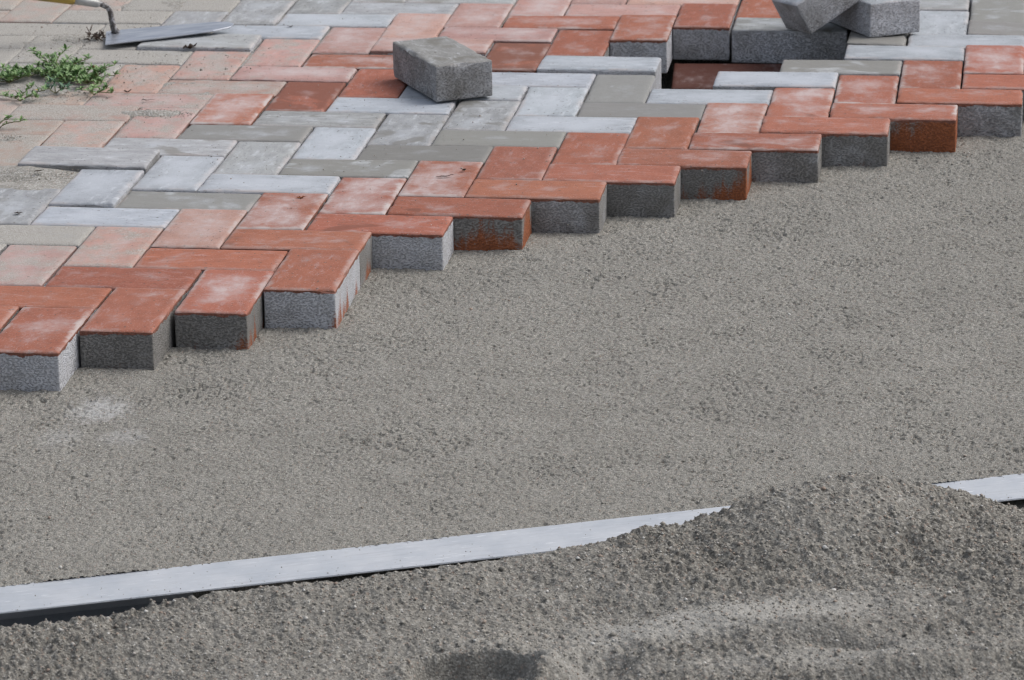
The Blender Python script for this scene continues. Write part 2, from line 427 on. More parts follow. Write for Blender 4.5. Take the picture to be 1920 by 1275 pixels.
LIFT = {(-7,3):7, (-7,11):5, (-6,8):0, (3,13):3, (2,13):4, (1,12):3, (5,12):1, (-5,6):3, (-2,-3):2.5, (-6,1):2, (-5,1):-1.5, (1,8):-2, (0,10):3, (3,9):3, (-8,2):-5}
TILT = {(5,12): (-2.0, 2.0), (-7,3): (1.2, .6), (-7,11): (1.0, .4), (7,13): (1.0, 2.5), (2,13): (-.6, 0)}
GRAD = {(-2,-3): (-1.2, -8.0), (5,7): (3.0, 0.0), (2,4): (2.5, 0.0), (-1,1): (2.5, 0.0), (-3,-1): (3.0, 0.0)}
MISSING = {(2,9), (3,10), (4,11), (1,11), (2,12)}
WARP = {(-16,-9):(-0.0,0.0,0.0,0.0),(-15,-9):(-0.0,0.0,0.0,0.0),(-12,-9):(-0.0,0.0,0.0,0.0),(-11,-9):(-0.1,0.2,0.1,0.0),(-8,-9):(-3.1,4.4,1.5,0.0),(-15,-8):(-0.0,0.0,0.0,0.0),(-14,-8):(-0.0,0.0,0.0,0.0),(-11,-8):(-0.3,0.2,0.1,0.0),(-10,-8):(-2.0,1.9,0.7,0.0),(-7,-8):(-3.8,4.8,1.7,0.0),(-14,-7):(-0.0,0.0,0.0,0.0),(-13,-7):(-0.0,0.0,0.0,0.0),(-10,-7):(-2.6,1.3,0.5,0.0),(-9,-7):(-3.9,3.1,1.1,0.0),(-6,-7):(-4.5,5.0,1.8,0.0),(-16,-6):(-0.0,0.0,0.0,0.0),(-13,-6):(-0.0,0.0,0.0,0.0),(-12,-6):(-0.3,0.1,0.0,0.0),(-9,-6):(-4.4,1.8,0.6,0.0),(-8,-6):(-4.7,3.0,1.1,0.0),(-5,-6):(-3.7,3.2,1.3,0.6),(-16,-5):(-0.0,0.0,0.0,0.0),(-15,-5):(-0.0,0.0,0.0,0.0),(-12,-5):(-0.1,0.0,0.0,0.0),(-11,-5):(-2.3,0.7,0.2,0.0),(-8,-5):(-4.9,1.5,0.5,0.0),(-7,-5):(-5.4,2.4,0.9,0.0),(-4,-5):(-1.0,0.4,-0.1,-0.6),(-15,-4):(-0.0,0.0,0.0,0.0),(-14,-4):(-0.0,0.0,0.0,0.0),(-11,-4):(-0.9,0.2,0.1,0.0),(-10,-4):(-4.1,1.1,0.4,0.0),(-7,-4):(-4.4,0.8,0.3,0.0),(-6,-4):(-3.6,0.7,0.1,0.0),(-3,-4):(1.0,-0.9,-1.3,0.6),(-14,-3):(-0.0,0.0,0.0,0.0),(-13,-3):(-0.0,0.0,0.0,0.0),(-10,-3):(-2.2,0.5,0.2,0.0),(-9,-3):(-3.9,0.8,0.3,0.0),(-6,-3):(-2.2,-0.2,-0.1,0.0),(-5,-3):(-1.2,-0.5,-0.9,0.0),(-2,-3):(1.5,-0.8,0.3,1.1),(-16,-2):(-0.0,0.0,0.0,0.0),(-13,-2):(0.0,0.0,0.0,0.0),(-12,-2):(-0.1,0.0,0.0,0.0),(-9,-2):(-1.6,0.7,0.3,0.0),(-8,-2):(-2.4,0.2,0.1,0.0),(-5,-2):(-0.6,-0.2,-0.1,0.0),(-4,-2):(-0.2,-0.3,0.1,0.0),(-16,-1):(-0.0,0.0,0.0,0.0),(-15,-1):(0.0,0.0,0.0,0.0),(-12,-1):(0.2,0.2,0.1,0.0),(-11,-1):(0.5,0.8,0.3,0.0),(-8,-1):(0.6,1.8,0.6,0.0),(-7,-1):(-0.5,0.3,0.1,0.0),(-4,-1):(0.0,0.2,0.1,0.0),(-3,-1):(0.3,-0.3,0.8,0.0),(-15,0):(0.0,0.0,0.0,0.0),(-14,0):(0.0,0.0,0.0,0.0),(-11,0):(1.8,2.0,0.7,0.0),(-10,0):(2.1,2.7,1.0,0.0),(-7,0):(1.4,2.5,0.9,0.0),(-6,0):(0.5,1.0,0.3,0.0),(-3,0):(0.8,-0.6,-0.2,0.0),(-2,0):(1.0,-1.3,-1.6,0.0),(-14,1):(0.0,0.0,0.0,0.0),(-13,1):(0.5,0.5,0.2,0.0),(-10,1):(2.6,3.1,1.1,0.0),(-9,1):(2.4,3.3,1.2,0.0),(-6,1):(1.3,2.7,1.0,0.0),(-5,1):(0.8,0.9,0.3,0.0),(-2,1):(1.2,-1.7,-0.6,0.0),(-1,1):(0.7,-1.5,-0.6,0.0),(-16,2):(0.0,0.0,0.0,0.0),(-13,2):(0.4,0.6,0.2,0.0),(-12,2):(2.0,2.5,0.9,0.0),(-9,2):(2.7,3.5,1.2,0.0),(-8,2):(2.4,3.7,1.3,0.0),(-5,2):(1.4,1.5,0.5,0.0),(-4,2):(1.2,-0.4,-0.2,0.0),(-1,2):(0.8,-2.0,-0.7,0.0),(0,2):(-0.3,-1.0,0.4,0.0),(-16,3):(0.0,0.0,0.0,0.0),(-15,3):(0.0,0.0,0.0,0.0),(-12,3):(1.1,2.5,0.9,0.0),(-11,3):(2.0,3.2,1.1,0.0),(-8,3):(2.0,3.7,1.3,0.0),(-7,3):(2.0,3.0,1.7,0.0),(-4,3):(1.9,-1.0,-0.3,0.0),(-3,3):(1.4,-1.8,-0.6,0.0),(0,3):(0.8,-2.8,-1.0,0.0),(1,3):(-1.2,-1.1,-0.1,0.0),(-15,4):(0.0,0.0,0.0,0.0),(-14,4):(0.1,0.4,0.1,0.0),(-11,4):(0.6,3.1,1.1,0.0),(-10,4):(1.3,3.7,1.3,0.0),(-7,4):(0.7,2.5,1.5,1.1),(-6,4):(1.7,0.6,0.9,0.0),(-3,4):(2.4,-3.3,-1.2,0.0),(-2,4):(1.8,-3.5,-1.3,0.0),(1,4):(0.6,-3.7,-1.3,0.0),(2,4):(-1.7,-1.5,-1.0,0.0),(-14,5):(0.0,0.1,0.0,0.0),(-13,5):(0.2,1.7,0.6,0.0),(-10,5):(0.5,2.8,1.0,0.0),(-9,5):(0.4,3.5,1.2,0.0),(-6,5):(-0.1,0.2,0.2,1.1),(-5,5):(1.5,-1.9,-0.7,0.0),(-2,5):(2.9,-5.6,-2.0,0.0),(-1,5):(2.5,-5.7,-2.0,0.0),(2,5):(0.2,-3.7,-1.3,0.0),(3,5):(-1.8,-0.7,0.4,0.0),(-16,6):(0.0,0.0,0.0,0.0),(-13,6):(0.5,0.4,0.1,0.0),(-12,6):(0.7,1.7,0.6,0.0),(-9,6):(1.7,1.5,0.5,0.0),(-8,6):(0.3,1.6,1.4,0.0),(-5,6):(-0.6,-1.6,-0.9,1.1),(-4,6):(1.1,-3.6,-1.3,0.0),(-1,6):(3.3,-7.5,-2.7,0.0),(0,6):(2.6,-6.7,-2.4,0.0),(3,6):(0.2,-2.5,-0.9,0.0),(4,6):(-1.2,0.8,1.8,0.0),(-16,7):(0.0,0.0,0.0,0.0),(-15,7):(0.0,0.0,0.0,0.0),(-12,7):(2.0,-0.3,-0.1,0.0),(-11,7):(2.1,0.4,0.1,0.0),(-8,7):(2.4,-0.3,-0.1,0.0),(-7,7):(0.3,-0.4,-1.0,0.0),(-4,7):(-0.3,-2.3,-0.8,0.0),(-3,7):(1.2,-5.0,-1.8,0.0),(0,7):(2.8,-7.8,-3.2,1.1),(1,7):(2.2,-5.8,-3.6,0.0),(4,7):(0.3,-0.9,-0.3,0.0),(5,7):(0.2,2.1,1.2,0.0),(-15,8):(0.0,-0.0,-0.0,0.0),(-14,8):(0.3,-0.1,-0.0,0.0),(-11,8):(2.2,-1.3,-0.4,0.0),(-10,8):(2.9,-1.0,-0.3,0.0),(-7,8):(1.6,-0.8,-0.9,1.1),(-6,8):(0.3,-1.0,-0.9,0.0),(-3,8):(0.8,-2.6,-0.9,0.0),(-2,8):(1.5,-5.6,-2.0,0.0),(1,8):(1.8,-5.8,-2.3,1.1),(2,8):(1.8,-3.9,-2.6,0.0),(5,8):(0.4,1.1,-1.3,0.4),(6,8):(1.6,3.7,1.3,0.0),(-14,9):(0.0,-0.1,-0.0,0.0),(-13,9):(1.1,-0.9,-0.3,0.0),(-10,9):(0.9,-1.6,-0.6,0.0),(-9,9):(1.6,-1.5,-0.5,0.0),(-6,9):(0.6,0.1,0.8,1.1),(-5,9):(1.1,-0.4,0.2,0.0),(-2,9):(1.2,-1.8,-0.6,0.0),(-1,9):(0.8,-5.1,-3.0,0.0),(2,9):(1.1,-2.8,-0.9,1.1),(3,9):(1.1,-1.4,-1.3,0.0),(6,9):(0.8,3.8,1.3,0.0),(7,9):(1.9,5.5,2.0,0.0),(-16,10):(0.0,-0.0,-0.0,0.0),(-13,10):(0.0,-0.4,-0.1,0.0),(-12,10):(0.5,-1.4,-0.5,0.0),(-9,10):(-1.6,-0.9,-0.3,0.0),(-8,10):(-1.2,-0.1,-0.1,0.0),(-5,10):(0.6,1.2,-0.5,1.1),(-4,10):(1.8,1.0,-1.6,0.0),(-1,10):(0.3,-0.4,-0.1,0.0),(0,10):(-0.1,-3.1,-1.5,0.0),(3,10):(0.5,0.2,0.1,0.0),(4,10):(0.7,1.2,1.4,0.0),(7,10):(1.0,5.7,3.5,0.1),(8,10):(1.2,6.1,2.2,0.0),(-16,11):(-0.0,-0.0,-0.0,0.0),(-15,11):(-0.0,-0.0,-0.0,0.0),(-12,11):(-0.5,-0.7,-0.2,0.0),(-11,11):(-1.0,-0.9,-0.3,0.0),(-8,11):(-3.4,1.2,0.4,0.0),(-7,11):(-2.5,1.6,2.2,0.0),(-4,11):(0.3,2.7,-0.6,0.3),(-3,11):(0.9,2.5,4.3,0.0),(0,11):(-1.4,1.1,0.4,0.0),(1,11):(-1.0,0.1,0.0,0.0),(4,11):(0.3,1.6,1.1,-0.2),(5,11):(1.0,2.8,2.5,0.0),(8,11):(0.7,4.4,1.6,0.0),(9,11):(0.8,4.8,1.7,0.0),(-15,12):(-0.0,-0.0,-0.0,0.0),(-14,12):(-0.0,-0.0,-0.0,0.0),(-11,12):(-1.6,0.0,0.0,0.0),(-10,12):(-2.4,0.5,0.2,0.0),(-7,12):(-3.3,2.7,0.9,0.0),(-6,12):(-1.9,2.4,0.9,0.0),(-3,12):(-1.8,3.2,1.7,1.1),(-2,12):(-1.3,2.8,1.0,0.0),(1,12):(-3.6,3.6,2.0,1.1),(2,12):(-2.0,2.7,1.0,0.0),(5,12):(1.0,0.2,-0.0,-0.4),(6,12):(1.3,1.8,-0.1,0.0),(9,12):(0.7,1.9,0.7,0.0),(10,12):(0.6,2.8,1.0,0.0),(-14,13):(-0.0,-0.0,-0.0,0.0),(-13,13):(-0.2,-0.0,-0.0,0.0),(-10,13):(-2.3,1.6,0.6,0.0),(-9,13):(-2.8,2.2,0.8,0.0),(-6,13):(-2.7,2.9,1.1,0.7),(-5,13):(-2.5,2.6,1.0,0.0),(-2,13):(-4.9,1.9,0.7,0.0),(-1,13):(-4.1,3.6,1.3,0.0),(2,13):(-5.5,4.7,2.3,1.1),(3,13):(-2.4,2.3,0.8,0.0),(6,13):(1.5,-2.3,-1.9,-0.0),(7,13):(1.0,-0.4,-0.1,0.0),(10,13):(0.7,0.7,0.2,0.0),(11,13):(0.3,0.9,0.3,0.0),(-16,14):(-0.0,0.0,0.0,0.0),(-13,14):(-0.0,0.0,0.0,0.0),(-12,14):(-0.5,0.3,0.1,0.0),(-9,14):(-2.3,2.5,0.9,0.0),(-8,14):(-2.6,2.9,1.0,0.0),(-5,14):(-3.7,2.3,0.8,0.0),(-4,14):(-4.9,1.4,-0.1,0.0),(-1,14):(-6.5,2.6,0.9,0.0),(0,14):(-6.3,5.0,1.8,0.0),(3,14):(-5.8,2.0,0.7,0.0),(4,14):(-1.7,-0.4,-0.2,0.0),(7,14):(1.3,-2.3,-0.8,0.0),(8,14):(0.9,-0.7,-0.2,0.0),(11,14):(0.3,-0.1,-0.0,0.0),(12,14):(0.0,0.0,0.0,0.0),(-16,15):(-0.0,0.0,0.0,0.0),(-15,15):(-0.0,0.0,0.0,0.0),(-12,15):(-0.0,0.0,0.0,0.0),(-11,15):(-1.0,1.0,0.4,0.0),(-8,15):(-2.4,2.7,1.0,0.0),(-7,15):(-2.7,2.8,1.0,0.0),(-4,15):(-4.8,1.4,0.5,0.0),(-3,15):(-6.4,0.5,0.2,0.0),(0,15):(-7.0,3.5,1.2,0.0),(1,15):(-7.4,4.1,1.4,0.0),(4,15):(-4.9,0.1,0.0,0.0),(5,15):(-0.6,-1.7,-0.6,0.0),(8,15):(1.1,-1.6,-0.6,0.0),(9,15):(0.7,-0.8,-0.3,0.0),(12,15):(0.0,-0.0,-0.0,0.0),(13,15):(0.0,-0.0,-0.0,0.0),(-15,16):(-0.0,0.0,0.0,0.0),(-14,16):(-0.0,0.0,0.0,0.0),(-11,16):(-0.1,0.1,0.0,0.0),(-10,16):(-1.5,1.6,0.6,0.0),(-7,16):(-2.6,2.6,0.9,0.0),(-6,16):(-3.3,2.4,0.8,0.0),(-3,16):(-5.3,0.8,0.3,0.0),(-2,16):(-6.3,1.4,0.5,0.0),(1,16):(-7.0,3.0,1.1,0.0),(2,16):(-7.1,1.6,0.6,0.0),(5,16):(-3.6,-0.4,-0.2,0.0),(6,16):(0.5,-1.8,-0.6,0.0),(9,16):(0.6,-1.1,-0.4,0.0),(10,16):(0.2,-0.4,-0.1,0.0),(13,16):(0.0,-0.0,-0.0,0.0),(-14,17):(-0.0,0.0,0.0,0.0),(-13,17):(-0.0,0.0,0.0,0.0),(-10,17):(-0.2,0.2,0.1,0.0),(-9,17):(-1.6,1.7,0.6,0.0),(-6,17):(-2.7,2.1,0.7,0.0),(-5,17):(-3.9,1.7,0.6,0.0),(-2,17):(-5.2,0.7,0.2,0.0),(-1,17):(-6.4,2.5,0.9,0.0),(2,17):(-6.6,1.6,0.6,0.0),(3,17):(-6.4,0.8,0.3,0.0),(6,17):(-1.8,-0.9,-0.3,0.0),(7,17):(0.6,-1.5,-0.5,0.0),(10,17):(0.0,-0.1,-0.0,0.0),(11,17):(0.0,-0.0,-0.0,0.0),(-16,18):(-0.0,0.0,0.0,0.0),(-13,18):(-0.0,0.0,0.0,0.0),(-12,18):(-0.0,0.0,0.0,0.0),(-9,18):(-0.1,0.1,0.1,0.0),(-8,18):(-1.3,1.2,0.4,0.0),(-5,18):(-2.1,1.1,0.4,0.0),(-4,18):(-3.9,0.9,0.3,0.0),(-1,18):(-3.4,0.8,0.3,0.0),(0,18):(-5.8,2.1,0.7,0.0),(3,18):(-5.4,0.7,0.2,0.0),(4,18):(-5.0,0.2,0.1,0.0),(7,18):(-0.2,-0.3,-0.1,0.0),(8,18):(0.1,-0.3,-0.1,0.0),(11,18):(0.0,-0.0,-0.0,0.0),(12,18):(0.0,-0.0,-0.0,0.0),(-16,19):(-0.0,0.0,0.0,0.0),(-15,19):(-0.0,0.0,0.0,0.0),(-12,19):(-0.0,0.0,0.0,0.0),(-11,19):(-0.0,0.0,0.0,0.0),(-8,19):(-0.1,0.1,0.0,0.0),(-7,19):(-0.6,0.5,0.2,0.0),(-4,19):(-0.6,0.2,0.1,0.0),(-3,19):(-1.7,0.2,0.1,0.0),(0,19):(-1.3,0.3,0.1,0.0),(1,19):(-4.1,0.8,0.3,0.0),(4,19):(-1.9,0.1,0.0,0.0),(5,19):(-1.3,-0.0,-0.0,0.0),(8,19):(-0.0,-0.0,-0.0,0.0),(9,19):(0.0,-0.0,-0.0,0.0),(12,19):(-0.0,0.0,0.0,0.0),(13,19):(-0.0,0.0,0.0,0.0)}

def finish(o, k, rs, pale=None, stain=None):
    c, bloom, damp, dust, rim, pl, stn, two = FIN[k]
    f = rs.uniform(.88, 1.12); g = rs.uniform(.94, 1.06) if two else rs.uniform(.99, 1.012)
    o.color = (min(1, c[0]*f), c[1]*f*g, c[2]*f*g*(rs.uniform(.95, 1.05) if two else rs.uniform(.98, 1.02)), 1)
    o['seed'] = rs.uniform(0, 40)
    o['bloom'] = bloom + rs.uniform(-.10, .10); o['damp'] = damp + rs.uniform(-.08, .08)
    o['dust'] = dust + rs.uniform(-.05, .05); o['rim'] = max(0, rim + rs.uniform(-.2, .15))
    o['pale'] = pale if pale is not None else pl + rs.uniform(-.2, .2)
    o['stain'] = stain if stain is not None else stn*0.0 + rs.uniform(-.1, .1)
    o['two_layer'] = float(two); o['stain_x'] = 0.0; o['stain_y'] = 0.0

# the laid pavement: sand that has run into the joints (parent) and every paver on it
jx = np.arange(-2.0, .0, .01); jy = np.arange(.0, 2.0, .01)
bm = bmesh.new()
for (u, v), wv in WARP.items():
    if u - v > -13 or u < -16 or (u > -2): continue
    wd, hg = (.2, .1) if (u - v) % 4 == 2 else (.1, .2)
    z = -.0035 if u - v < -14 else -.009
    x0, y0 = u*.1 + wv[0]/1000, v*.1 + wv[1]/1000
    bm.faces.new([bm.verts.new(p) for p in ((x0, y0, z), (x0 + wd, y0, z), (x0 + wd, y0 + hg, z), (x0, y0 + hg, z))])
me = bpy.data.meshes.new('paved_area'); bm.to_mesh(me); bm.free()
paving = link('brick_pavement', me, M_DUST); tag(paving, kind='structure')

laid = 0
for (u, v), wv in sorted(WARP.items(), key=lambda t: (t[0][1], t[0][0])):
    if (u, v) in MISSING or u < -12 or v > 17 or u > 10: continue
    if u > 6 and v < 10 and u - v > -2: continue
    if v > 15 and (u < -9): continue
    horiz = (u - v) % 4 == 2
    rs = random.Random(u*131 + v*17 + 5)
    d = u - v
    k = KIND.get((u, v))
    if k is None:
        k = 'R' if d > -6 else rs.choice('WGW') if d > -11 else rs.choice('EPR') if d > -15 else 'P' if d > -18 else 'G' if d > -20 else rs.choice('ST')
        if u < -7 and d < -5: k = rs.choice('STS')
    o = link('paver', PAVERS[rs.randrange(8)], None, paving)
    wd, hg = (.2, .1) if horiz else (.1, .2)
    px, py = u*.1 + wd/2 + wv[0]/1000, v*.1 + hg/2 + wv[1]/1000
    o.location = (px + rs.uniform(-.0006, .0006), py + rs.uniform(-.0006, .0006), wv[2]/1000 + LIFT.get((u, v), 0)/1000 + rs.uniform(-.0011, .0011))
    tx, ty = TILT.get((u, v), (0, 0))
    rz = (0 if horiz else math.pi/2) + math.radians(wv[3]*.6 + rs.uniform(-.25, .25)) + (math.pi if rs.random() < .5 and (u, v) not in GRAD else 0)
    a = .35
    E1 = Matrix.Rotation(math.radians(tx + rs.uniform(-a, a)), 3, 'X') @ Matrix.Rotation(math.radians(ty + rs.uniform(-a, a)), 3, 'Y') @ Matrix.Rotation(rz, 3, 'Z')
    o.rotation_euler = E1.to_euler()
    finish(o, k, rs, PALE.get((u, v)), STAIN.get((u, v)))
    if (u, v) in GRAD: o['stain_x'], o['stain_y'] = GRAD[(u, v)]
    laid += 1
print('laid', laid)

# ------------------------------------------------------------------ loose pavers
def loose(loc, mat3, k, label, seed, pale, stain=-.3, flip=False, mesh=8):
    o = link('loose_paver', PAVERS[mesh])
    R3 = mat3 @ (Matrix.Rotation(math.pi, 3, 'X') if flip else Matrix.Identity(3))
    c = Vector(loc)                                    # centre of the body
    o.rotation_euler = R3.to_euler(); o.location = c - R3 @ Vector((0, 0, -H_/2))
    finish(o, k, random.Random(seed), pale, stain)
    return tag(o, label, 'paver', 'loose pavers left on and beside the laid paving')
LOOSE1 = loose((-.1352, .8597, .0325), Matrix.Rotation(math.radians(119.9), 3, 'Z'), 'K', 'dark damp grey concrete paver lying alone, turned askew, on the red and grey paving', 3, .52)
LOOSE1['bloom'] = -.3; LOOSE1['dust'] = -.2; LOOSE1.color = (.285, .285, .275, 1); LOOSE1['damp'] = .45
LOOSE3 = loose((.5276, 1.3516, .0345), Matrix.Rotation(math.radians(122.1), 3, 'Z'), 'W', 'flat grey paver with white bloom on top, right of the tilted paver', 9, .75, mesh=2)
R2 = Matrix(((.7534, -.4909, -.4374), (.4747, .8664, -.1547), (.455, -.0911, .8858)))
q2 = R2.to_quaternion().to_matrix()
LOOSE2 = loose((.4776, 1.3088, .0800), q2, 'W', 'tilted grey paver standing on one corner behind the hole, leaning on another', 12, .6, mesh=6)
# dropped into the hole
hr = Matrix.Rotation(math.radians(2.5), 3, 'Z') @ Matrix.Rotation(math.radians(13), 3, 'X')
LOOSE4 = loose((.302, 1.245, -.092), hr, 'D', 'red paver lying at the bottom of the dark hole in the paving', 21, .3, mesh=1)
LOOSE4['bloom'] = .30; LOOSE4['rim'] = .0; LOOSE4['damp'] = 1.0; LOOSE4.color = (.15, .052, .038, 1); LOOSE4['dust'] = .25  # dark red and full damp put the hole's shade into the colour

# ------------------------------------------------------------------ screed rail
rail = bpy.data.objects.new('screed_rail', None); COL.objects.link(rail)
ra = math.atan2(railD[1], railD[0])
RO = railO - railD*.35
rail.location = (RO[0], RO[1], SAND_Z - .04); rail.rotation_euler = (0, 0, ra)
tag(rail, 'long pale aluminium straightedge rail half buried by the sand heap', 'screed rail')
RL, RW, RH = 2.2, .081, .0415
def box_part(name, x0, x1, y0, y1, z0, z1, mat, parent, bev=.0008):
    b = bmesh.new(); bmesh.ops.create_cube(b, size=1)
    for vv in b.verts: vv.co = Vector(((x0 + x1)/2 + vv.co.x*(x1 - x0), (y0 + y1)/2 + vv.co.y*(y1 - y0), (z0 + z1)/2 + vv.co.z*(z1 - z0)))
    if bev: bmesh.ops.bevel(b, geom=b.edges[:], offset=bev, segments=2, affect='EDGES')
    m_ = bpy.data.meshes.new(name); b.to_mesh(m_); b.free()
    return link(name, m_, mat, parent)
box_part('top_face', 0, RL, -RW, 0, RH - .002, RH, M_ALU, rail)
box_part('back_web', 0, RL, -.0022, -.0002, .0022, RH - .0022, M_ALU, rail, 0)
box_part('bottom_flange', 0, RL, -RW, 0, 0, .002, M_ALU, rail)

# ------------------------------------------------------------------ sand heap
pO = np.array([-.275, -1.36]); pD = np.array([.91979, .3924]); pN = np.array([.3924, -.91979])
CR = [(-.4, -.044, .045), (-.091, -.0435, .045), (-.006, -.0446, .045), (.052, -.0424, .045), (.11, -.0437, .045), (.186, -.0349, .045), (.287, -.0313, .045), (.37, -.0336, .045), (.455, -.0315, .045), (.515, -.0304, .045), (.591, -.0331, .039), (.686, -.0315, .029), (.738, -.0264, .024), (.77, -.028, .021), (.816, -.019, .02), (.847, -.0085, .02), (.898, .0035, .02), (.942, .007, .02), (.994, .0080, .02), (1.045, -.009, .02), (1.088, -.021, .02), (1.144, -.042, .02), (1.184, -.060, .022), (1.305, -.0756, .02), (1.7, -.08, .02)]
ds = .0018; dt = .0022
ss = np.arange(-.36, 1.5, ds); ts = np.arange(-.13, .62, dt)
S, T = np.meshgrid(ss, ts)
zc = np.interp(S, [c[0] for c in CR], [c[1] for c in CR]); tcr = np.interp(S, [c[0] for c in CR], [c[2] for c in CR])
PX = pO[0] + S*pD[0] + T*pN[0]; PY = pO[1] + S*pD[1] + T*pN[1]
keepv = (PY > -1.66) & (PX > -.42) & (PX < .98)
near = np.interp(S, [-.36, .2, .6, 1.0, 1.5], [-.052, -.045, -.036, -.024, -.03])
far_slope = np.interp(S, [.5, .75], [1.6, .85])
tt = T - tcr
Hh = np.where(tt > 0, zc + (near - zc)*sstep(0, .24, tt), zc + tt*far_slope)
Hh = np.where(tt > 0, Hh, np.maximum(Hh, -.15))
def gau(cx, cy, rx, ry, ang=0):
    c_, s_ = math.cos(ang), math.sin(ang); a = (PX - cx)*c_ + (PY - cy)*s_; b = -(PX - cx)*s_ + (PY - cy)*c_
    return np.exp(-(a/rx)**2 - (b/ry)**2)
rn = lambda s: blur(RNG.standard_normal(S.shape), (s/dt, s/ds))
body = sstep(-.01, .05, tt)
w1 = rn(.05)
# crumbly shelf, dip behind the smooth patch, trodden hollow at the bottom, small clods on the right
Hh += body*(w1*.0028 + rn(.018)*.0016) - .004*(1-sstep(.5,.75,S)) - sstep(.0, .45, .55 - S)*.004 - np.exp(-((S - .50)/.12)**2)*.004
shelf = sstep(.0, 1, gau(.44, -1.30, .16, .05, .35))
Hh -= gau(.42, -1.315, .10, .035, .3)*.012
cdx = (PX - .266)/.066 + .05*rn(.008); cdy = (PY + 1.508 - .10*(PX - .266))/.050 + .07*rn(.010)
cd2 = np.abs(cdx)**2.3 + np.abs(cdy)**2.3
floor_d = .020 + .006*np.clip(cdy, -1, 1) + .005*np.clip(-cdx, -1, 1)
Hh += .0055*np.exp(-((cd2 - 1.25)/.32)**2)*(cdy > -.6)
Hh -= (1 - sstep(.62, 1.12, cd2))*floor_d
Hh += (1 - sstep(.5, .9, cd2))*(np.sin((PY + .18*PX)*520)*.0008*sstep(-.2, .5, PX*0 + .3))
g3 = gau(.392, -1.478, .034, .040, -.5) + .06*rn(.010)
Hh -= sstep(.15, .85, g3)*.015
Hh += gau(.345, -1.476, .024, .050, -.3)*.016 + gau(.27, -1.43, .09, .02, .0)*.006
Hh += gau(.355, -1.475, .05, .05)*rn(.0045)*.0016
Hh += gau(.62, -1.385, .06, .022, .05)*.014 - gau(.645, -1.423, .040, .014, -.1)*.018
Hh += gau(.72, -1.49, .12, .03, .35)*.013 - gau(.68, -1.53, .10, .018, .35)*.018
Hh += gau(.50, -1.36, .14, .05, .2)*.004
smooth = np.clip(gau(.50, -1.36, .15, .045, .25)*1.3 + gau(.36, -1.47, .06, .03)*.5 + gau(.62,-1.46,.2,.03,.2)*.5, 0, 1)
rough = (1 - .80*smooth)*(.55 + .45*sstep(-.8, .8, rn(.06)))
clump = rn(.0030); cl2 = rn(.0017); cl3 = rn(.009)
Hh += rough*(np.abs(clump)*.0016 + cl2*.0013 + cl3*.0015 - .0015) + rn(.0018)*.00045
Hh -= rough*sstep(1.1, 2.2, rn(.0021))*.0055
keep = np.ones(S.shape, bool)
keep &= (Hh > -.149) & keepv
used, q = grid_faces(len(ts), len(ss), keep)
me = mesh_np('sand_heap', np.stack([PX, PY, Hh], -1).reshape(-1, 3)[used], q)
dryv = (smooth + .45*(1 - rough)).clip(0, 1).reshape(-1)[used].astype(np.float32)
at = me.attributes.new('dry', 'FLOAT', 'POINT'); at.data.foreach_set('value', dryv)
heap = link('sand_heap', me, M_HEAP)
tag(heap, 'heap of loose damp grey sand with a trodden hollow, piled against the rail', 'sand heap')

# ------------------------------------------------------------------ loose grains (stuff)
ICO = bmesh.new(); bmesh.ops.create_icosphere(ICO, subdivisions=1, radius=1)
IV = np.array([v_.co[:] for v_ in ICO.verts]); IF = np.array([[v_.index for v_ in f_.verts] for f_ in ICO.faces]); ICO.free()
OV = np.array([(1,0,0),(-1,0,0),(0,1,0),(0,-1,0),(0,0,1),(0,0,-1)], float); OF = np.array([(0,2,4),(2,1,4),(1,3,4),(3,0,4),(2,0,5),(1,2,5),(3,1,5),(0,3,5)])
def grains(name, P, rad, parent, mat=M_GRAIN, hi=False, flat=.75):
    bv, bf = (IV, IF) if hi else (OV, OF)
    n = len(P); k = len(bv)
    sc = rad[:, None, None]*RNG.uniform(.65, 1.3, (n, 1, 3)); sc[:, :, 2] *= flat
    ang = RNG.uniform(0, 6.28, n); c_, s_ = np.cos(ang), np.sin(ang)
    vv = bv[None]*RNG.uniform(.75, 1.2, (n, k, 1))*sc
    x = vv[..., 0]*c_[:, None] - vv[..., 1]*s_[:, None]; y = vv[..., 0]*s_[:, None] + vv[..., 1]*c_[:, None]
    vv = np.stack([x, y, vv[..., 2]], -1) + P[:, None]
    ff = (bf[None] + (np.arange(n)*k)[:, None, None]).reshape(-1, 3)
    o = link(name, mesh_np(name, vv.reshape(-1, 3), ff), mat, parent); o['kind'] = 'stuff'
    return o
xs_, ys_, Zs, kp = SAND_V
n = 52000
i = RNG.integers(0, len(ys_), n); j = RNG.integers(0, len(xs_), n); ok = kp[i, j]
i, j = i[ok], j[ok]
rad = np.exp(RNG.normal(math.log(.00072), .38, len(i))).clip(.0004, .0032)
grains('sand_grains', np.stack([xs_[j], ys_[i], Zs[i, j] + rad*.2], -1), rad, sand)
n = 42000
i = RNG.integers(0, S.shape[0], n); j = RNG.integers(0, S.shape[1], n); ok = (Hh[i, j] > -.1) & (tt[i, j] > -.03) & keepv[i, j]
i, j = i[ok], j[ok]
rad = np.exp(RNG.normal(math.log(.00115), .42, len(i))).clip(.0005, .0040)
grains('sand_grains', np.stack([PX[i, j], PY[i, j], Hh[i, j] + rad*.25], -1), rad, heap)

n = 260
gx = RNG.uniform(.3, RL - .3, n); gy = np.where(RNG.random(n) < .6, -RW + np.abs(RNG.normal(0, .010, n)), RNG.uniform(-RW, 0, n)).clip(-RW, 0)
rad = np.exp(RNG.normal(math.log(.0006), .3, n)).clip(.0004, .0012)
grains('sand_grains', np.stack([gx, gy, RH + rad*.5], -1), rad, rail)

